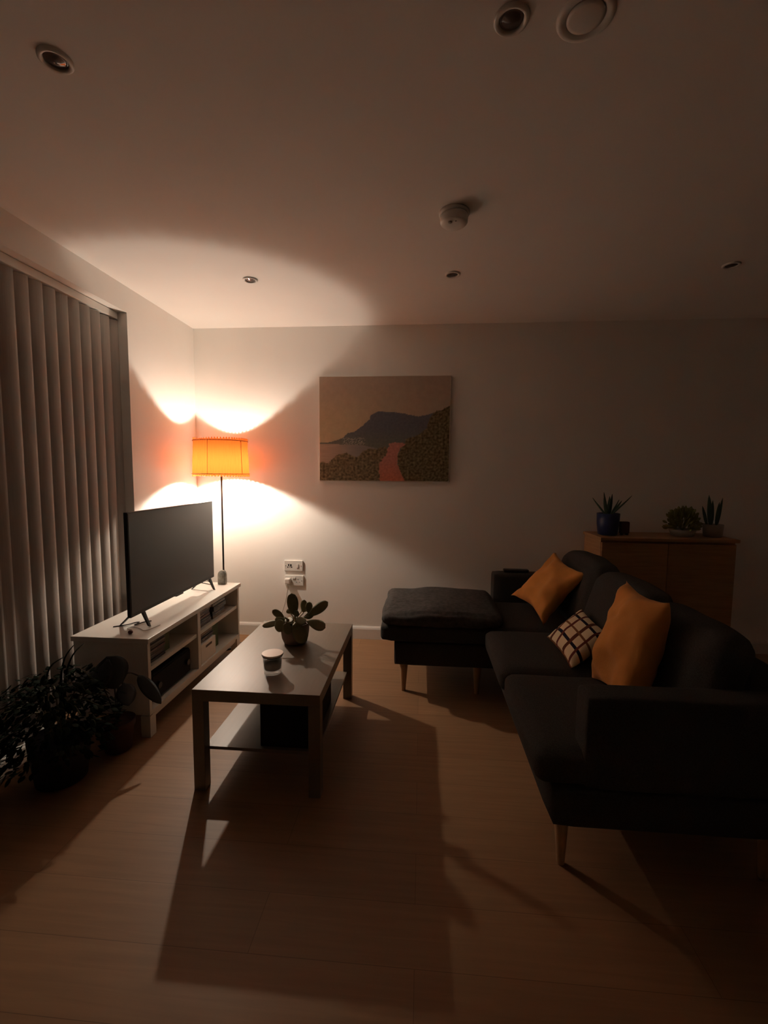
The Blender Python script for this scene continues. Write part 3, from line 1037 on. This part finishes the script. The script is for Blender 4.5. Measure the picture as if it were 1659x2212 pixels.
# succulent in a brown pot
PLX, PLY = -.668, 2.352
t = thing('potted_succulent', 'fleshy paddle-leaved plant in a brown pot on the coffee table', 'potted plant', (PLX, PLY, TH))
bm = bmesh.new()
lathe(bm, [(.050, .0006), (.060, .006), (.070, .030), (.0755, .070), (.0770, .112), (.0735, .112), (.0710, .100), (.001, .098)], (PLX, PLY, TH), 40)
obj('pot', bm, 'pot_tan', t, smooth=True)
bm = bmesh.new()
lathe(bm, [(.070, .0985), (.040, .104), (.001, .106)], (PLX, PLY, TH), 30)
obj('soil', bm, 'soil', t, smooth=True)
CEN = Vector((PLX, PLY, TH + .105))
LEAVES = [  # base, tip, width, normal, bend, prof
    ((-.665, 2.33, .606), (-.680, 2.330, .724), .056, (.15, -1, .1), .02, .58),
    ((-.588, 2.33, .606), (-.480, 2.300, .692), .050, (.2, -1, .5), .04, .60),
    ((-.592, 2.30, .588), (-.486, 2.270, .566), .052, (.05, -.9, .6), .05, .66),
    ((-.722, 2.33, .588), (-.777, 2.310, .636), .036, (-.2, -1, .3), .03, .58),
    ((-.728, 2.30, .580), (-.820, 2.270, .563), .038, (0, -.8, .9), .03, .55),
    ((-.598, 2.36, .612), (-.587, 2.350, .674), .036, (0, -1, .1), .02, .62),
    ((-.628, 2.38, .605), (-.626, 2.385, .676), .034, (0, -1, .1), .02, .6),
    ((-.735, 2.27, .598), (-.706, 2.238, .548), .052, (-.1, -.9, .5), .06, .5),
    ((-.640, 2.26, .588), (-.592, 2.243, .486), .068, (.1, -1, .2), .08, .55),
    ((-.690, 2.25, .590), (-.665, 2.232, .536), .044, (0, -.9, .6), .06, .5),
    ((-.640, 2.29, .605), (-.590, 2.255, .590), .045, (.1, -.6, .8), .04, .55),
    ((-.700, 2.30, .595), (-.655, 2.24, .604), .044, (0, -.6, .8), .05, .5),
    ((-.700, 2.38, .600), (-.722, 2.400, .618), .030, (0, -.9, .4), .03, .6),
    ((-.650, 2.42, .600), (-.600, 2.450, .640), .045, (.2, -.9, .5), .04, .6),
    ((-.700, 2.31, .575), (-.752, 2.275, .600), .040, (-.1, -.7, .7), .04, .5),
    ((-.680, 2.30, .585), (-.690, 2.255, .618), .040, (0, -.6, .8), .04, .55),
    ((-.650, 2.29, .580), (-.625, 2.240, .560), .044, (0, -.8, .6), .05, .5),
    ((-.660, 2.33, .600), (-.640, 2.300, .640), .034, (0, -.9, .3), .03, .6),
    ((-.620, 2.36, .590), (-.560, 2.330, .612), .036, (.1, -.8, .6), .03, .6),
]
for b_, t_, wd, nr, bd, pf_ in LEAVES:
    bm = bmesh.new()
    leaf_mesh(bm, b_, t_, wd * 1.08, nr, thick=.009, bend=bd, prof=pf_, n=16, fold=.04, rnd_=.42, stem=CEN + Vector((random.uniform(-.02, .02), random.uniform(-.02, .02), 0)))
    obj('leaf', bm, 'leaf_succ', t, smooth=True)

# ------------------------------------------------------------------ corner sofa
S = thing('corner_sofa', 'charcoal fabric corner sofa with a chaise and tapered wooden legs', 'sofa', (.85, 2.45, 0))
NY0, NY1 = 1.455, 3.455
obj('base', soft(.445, 1.26, NY0, 2.715, .200, .338, .020, n=8), 'sofa', S, smooth=True)
obj('chaise_base', soft(-.155, 1.26, 2.720, NY1 - .02, .182, .334, .018, n=8), 'sofa', S, smooth=True)
obj('chaise_mattress', soft(-.237, 1.10, 2.705, 3.31, .334, .442, .030, puff=.006, wr=.004, seed=3, n=16), 'sofa', S, smooth=True)
obj('chaise_cushion', soft(-.222, .500, 2.690, 3.33, .438, .520, .038, puff=.022, wr=.012, sc=7, seed=5, n=26,
                           sag=lambda x, y, z: (.010 * math.exp(-((x - .17) ** 2) / .03) * (1 if z > .47 else 0))), 'sofa_pad', S, smooth=True)
obj('seat_cushion', soft(.388, .985, 2.095, 2.665, .338, .450, .034, puff=.012, wr=.004, seed=1, n=16), 'sofa', S, smooth=True)
obj('seat_cushion', soft(.394, .985, 1.462, 2.085, .338, .452, .034, puff=.012, wr=.004, seed=2, n=16), 'sofa', S, smooth=True)
obj('armrest', soft(.545, 1.26, NY0 - .003, NY0 + .118, .340, .652, .018, puff=.003, wr=.002, n=10), 'sofa', S, smooth=True)
obj('armrest', soft(.535, 1.26, 3.325, NY1, .338, .640, .018, puff=.003, wr=.002, n=10), 'sofa', S, smooth=True)
obj('backrest', soft(1.115, 1.26, NY0 + .12, 3.322, .338, .700, .030, wr=.003, n=10), 'sofa', S, smooth=True)


def back_cushion(y0, y1, z0, z1, xb, xt, th, seed):
    bm = soft(0, th, y0, y1, z0, z1, .055, puff=.022, wr=.010, sc=5, seed=seed, n=18)
    for v in bm.verts:
        k = (v.co.z - z0) / (z1 - z0)
        v.co.x += xb + (xt - xb) * k
    return obj('back_cushion', bm, 'sofa', S, smooth=True)


back_cushion(2.690, 3.300, .448, .828, .905, 1.010, .17, 11)
back_cushion(2.110, 2.680, .458, .815, .900, 1.005, .17, 12)
back_cushion(1.580, 2.100, .460, .800, .900, 1.000, .17, 13)


def sofa_leg(x, y, top, lean=(0, 0)):
    bm = bmesh.new()
    lathe(bm, [(.0125, .0004), (.0135, .004), (.0265, top - .0005), (.026, top + .002)], (0, 0, 0), 24)
    for v in bm.verts:
        k = 1 - v.co.z / top
        v.co.x += x + lean[0] * k
        v.co.y += y + lean[1] * k
    obj('leg', bm, 'wood_leg', S, smooth=True, label='tapered wooden leg')


sofa_leg(-.094, 2.775, .182)
sofa_leg(.362, 2.775, .182)
sofa_leg(-.094, 3.37, .182)
sofa_leg(.505, 1.545, .200, (.004, 0))
sofa_leg(1.18, 1.545, .200)
sofa_leg(1.18, 3.37, .182)

tag(pillow('throw_pillow', (.628, 3.150, .530), (.934, 3.224, .830), (1.025, 2.796, .772), (.735, 2.725, .470), .13, 'orange', seed=1, pinch=.20, wr=.024, sc=8),
    'orange square cushion at the far end of the sofa, leaning in the chaise corner', 'cushion', 'orange sofa cushions')
tag(pillow('throw_pillow', (.780, 2.060, .452), (.962, 2.160, .880), (.955, 1.785, .880), (.790, 1.660, .470), .17, 'orange', seed=4, pinch=.13, wr=.024, sc=8),
    'large orange cushion at the near end of the sofa, by the near armrest', 'cushion', 'orange sofa cushions')
tag(pillow('throw_pillow', (.680, 2.430, .500), (.902, 2.565, .620), (.940, 2.258, .575), (.702, 2.100, .470), .11, 'plaid', seed=6, pinch=.10, wr=.010),
    'small cream plaid cushion with dark stripes, between the two orange cushions', 'cushion')
t = thing('remote_control', 'black remote control lying on the far armrest of the sofa', 'remote control', (.70, 3.385, .645))
obj('body', B(.615, .795, 3.362, 3.412, .646, .666, bev=.006), 'black', t)
for k in range(5):
    obj('button', B(.64 + k * .03, .65 + k * .03, 3.377, 3.397, .6662, .6678, bev=.0006, seg=1), 'socket_grey', t)

# ------------------------------------------------------------------ sideboard by the back wall
X0, X1, Y0, Y1, ZT = 1.268, 2.165, 3.285, 3.626, .928
t = thing('sideboard', 'tall wooden sideboard against the back wall behind the sofa', 'sideboard', ((X0 + X1) / 2, 3.46, 0))
obj('top_panel', B(X0 - .012, X1 + .012, Y0 - .012, Y1, ZT - .022, ZT, bev=.002), 'sideboard', t)
obj('carcass', B(X0, X1, Y0 + .020, Y1 - .002, .10, ZT - .0222), 'sideboard', t)
xm = (X0 + X1) / 2
for a, b in ((X0 + .003, xm - .002), (xm + .002, X1 - .003)):
    obj('door', B(a, b, Y0, Y0 + .0195, .104, ZT - .036, bev=.0015), 'sideboard', t)
for lx in (X0 + .03, X1 - .07):
    for ly in (Y0 + .03, Y1 - .06):
        obj('leg', B(lx, lx + .04, ly, ly + .04, 0, .0995), 'sideboard', t)

# aloe in the blue pot
ax, ay = 1.362, 3.435
t = thing('potted_aloe', 'spiky aloe in a dark blue pot on the left end of the sideboard', 'potted plant', (ax, ay, ZT))
bm = bmesh.new()
lathe(bm, [(.055, .0005), (.066, .006), (.075, .08), (.078, .158), (.073, .158), (.070, .14), (.001, .138)], (ax, ay, ZT), 36)
obj('pot', bm, 'pot_blue', t, smooth=True, label='dark blue pot')
for a, ln, tl, wd in ((100, .19, .04, .035), (20, .13, .10, .022), (160, .15, .09, .026), (220, .15, .06, .026), (300, .14, .06, .026), (60, .16, .03, .030), (-5, .175, .135, .016), (270, .18, .02, .034)):
    bm = bmesh.new()
    r_ = math.radians(a)
    b0 = Vector((ax + .012 * math.cos(r_), ay + .012 * math.sin(r_), ZT + .135))
    tp = b0 + Vector((tl * math.cos(r_), tl * math.sin(r_), ln * .92))
    leaf_mesh(bm, b0, tp, wd, (math.cos(r_ + .4), math.sin(r_ + .4), -.2), thick=.010, bend=-.06, prof=.30, n=8)
    obj('leaf', bm, 'leaf_aloe', t, smooth=True)
t = thing('block_ornament', 'small dark block beside the blue pot on the sideboard', 'ornament', (1.478, 3.44, ZT))
obj('body', B(1.450, 1.512, 3.420, 3.460, ZT + .012, ZT + .098, bev=.006), 'pot_terra', t)
for xx in (1.462, 1.500):
    obj('foot', B(xx - .007, xx + .007, 3.428, 3.452, ZT + .0005, ZT + .0119), 'brown_dark', t)

# bushy yellow-green plant
gx, gy = 1.880, 3.430
t = thing('potted_jade_plant', 'bushy yellow-green plant in a pale dish on the sideboard', 'potted plant', (gx, gy, ZT))
bm = bmesh.new()
lathe(bm, [(.055, .0005), (.070, .006), (.088, .052), (.084, .052), (.070, .040), (.001, .038)], (gx, gy, ZT), 32)
obj('pot', bm, 'pot_pale', t, smooth=True)
bm = bmesh.new()
for k in range(260):
    a = random.uniform(0, 2 * PI)
    e = random.uniform(-.25, 1.35)
    rr = random.uniform(.05, .112)
    c = Vector((gx, gy, ZT + .075)) + Vector((math.cos(a) * math.cos(e) * rr, math.sin(a) * math.cos(e) * rr * .8, math.sin(e) * rr * 1.15))
    d = (c - Vector((gx, gy, ZT + .04))).normalized()
    leaf_mesh(bm, c - d * .012, c + d * .026, .020, (d.y, -d.x, .5), thick=.006, prof=.55, n=4)
for k in range(9):
    a = 2 * PI * k / 9
    tube(bm, [(gx, gy, ZT + .04), (gx + .05 * math.cos(a), gy + .04 * math.sin(a), ZT + .11)], .003, 6)
obj('foliage', bm, 'leaf_yellow', t, smooth=True)

# upright plant in a pale pot
ux, uy = 2.088, 3.430
t = thing('potted_snake_plant', 'upright dark leaves in a squat pale pot on the right end of the sideboard', 'potted plant', (ux, uy, ZT))
bm = bmesh.new()
lathe(bm, [(.050, .0005), (.058, .005), (.064, .090), (.060, .090), (.057, .078), (.001, .076)], (ux, uy, ZT), 32)
obj('pot', bm, 'pot_pale', t, smooth=True)
for dx, dy, ln, lean, wd in ((-.02, 0, .20, -.02, .040), (.012, -.01, .15, .015, .030), (.03, .01, .18, .03, .026), (-.035, .01, .12, -.04, .026), (.0, .02, .16, .0, .032)):
    bm = bmesh.new()
    leaf_mesh(bm, (ux + dx, uy + dy, ZT + .074), (ux + dx + lean, uy + dy, ZT + .10 + ln), wd, (.15, -1, 0), thick=.006, bend=.01, prof=.42, n=8)
    obj('leaf', bm, 'leaf_aloe', t, smooth=True)

# ------------------------------------------------------------------ plants on the floor by the blind
qx, qy = -1.575, 1.800
t = thing('bushy_floor_plant', 'dense dark bushy plant in a black pot on the floor at lower left', 'potted plant', (qx, qy, 0))
bm = bmesh.new()
lathe(bm, [(.085, .0005), (.098, .006), (.118, .17), (.121, .20), (.113, .20), (.110, .185), (.001, .183)], (qx, qy, 0), 36)
obj('pot', bm, 'pot_black', t, smooth=True)
bm = bmesh.new()
rnd = random.Random(21)
for k in range(1150):
    a = rnd.uniform(0, 2 * PI)
    e = math.asin(rnd.uniform(-.7, 1.0))
    rr = rnd.uniform(.55, 1.0)
    c = Vector((qx + .265 * rr * math.cos(a) * math.cos(e), qy - .03 + .30 * rr * math.sin(a) * math.cos(e), .290 + .22 * rr * math.sin(e)))
    if c.x < XL + .06:
        c.x = XL + .06 + rnd.uniform(0, .05)
    if c.y > CY0 - .06 :
        c.y = CY0 - .06 - rnd.uniform(0, .06)
    d = Vector((math.cos(a) * .8, math.sin(a) * .8, rnd.uniform(-.9, .5))).normalized()
    up = Vector((rnd.uniform(-.4, .4), rnd.uniform(-.4, .4), 1))
    L_ = rnd.uniform(.026, .046)
    leaf_mesh(bm, c - d * L_ * .5, c + d * L_ * .5, rnd.uniform(.014, .023), up, thick=.0016, bend=.12, prof=.45, n=4)
obj('foliage', bm, 'leaf_dark', t, smooth=True)
bm = bmesh.new()
for k in range(16):
    a = 2 * PI * k / 16
    tube(bm, curve_pts([(qx + .02 * math.cos(a), qy + .02 * math.sin(a), .18), (qx + .10 * math.cos(a), qy + .10 * math.sin(a), .36), (qx + .20 * math.cos(a), qy - .02 + .21 * math.sin(a), .36)], 10), .003, 6)
obj('stem', bm, 'stem', t, smooth=True)
for pts in ([(-1.60, 1.84, .20), (-1.60, 1.85, .42), (-1.605, 1.885, .515), (-1.60, 1.94, .560)], [(-1.60, 1.85, .20), (-1.595, 1.87, .42), (-1.595, 1.92, .515), (-1.595, 1.995, .545)],
            [(-1.62, 1.80, .20), (-1.63, 1.80, .40), (-1.64, 1.84, .49), (-1.62, 1.90, .515)]):
    obj('frond', tube(bmesh.new(), curve_pts(pts, 14), .008, 6, r2=.0015), 'leaf_dark', t, smooth=True)

vx, vy = -1.470, 2.030
t = thing('broad_leaved_plant', 'plant with broad drooping dark leaves in a reddish pot beside the cabinet', 'potted plant', (vx, vy, 0))
bm = bmesh.new()
lathe(bm, [(.052, .0005), (.060, .006), (.072, .118), (.078, .120), (.080, .150), (.073, .150), (.070, .135), (.001, .133)], (vx, vy, 0), 36)
obj('pot', bm, 'pot_terra', t, smooth=True, label='dark reddish pot')
BIG = [  # stem mid, base, tip, width, normal, bend
    ((-1.46, 2.00, .38), (-1.455, 1.955, .500), (-1.395, 1.935, .360), .150, (.1, -.95, .35), .10),
    ((-1.44, 2.00, .38), (-1.440, 1.945, .490), (-1.490, 1.900, .350), .130, (-.3, -.9, .4), .12),
    ((-1.425, 2.03, .370), (-1.374, 2.060, .366), (-1.268, 2.068, .222), .064, (.55, -.8, .45), .12),
    ((-1.50, 2.00, .30), (-1.53, 1.96, .42), (-1.58, 1.90, .36), .110, (-.2, -.6, .8), .10),
    ((-1.42, 2.02, .30), (-1.395, 1.985, .36), (-1.350, 1.945, .27), .085, (.5, -.7, .6), .12),
]
for mid, b_, t_, wd, nr, bd in BIG:
    bm = bmesh.new()
    leaf_mesh(bm, b_, t_, wd, nr, thick=.0022, bend=-bd, prof=.45, n=12, fold=-.10)
    tube(bm, curve_pts([(vx, vy, .13), mid, b_], 14), .0034, 6)
    obj('leaf', bm, 'leaf_big', t, smooth=True)
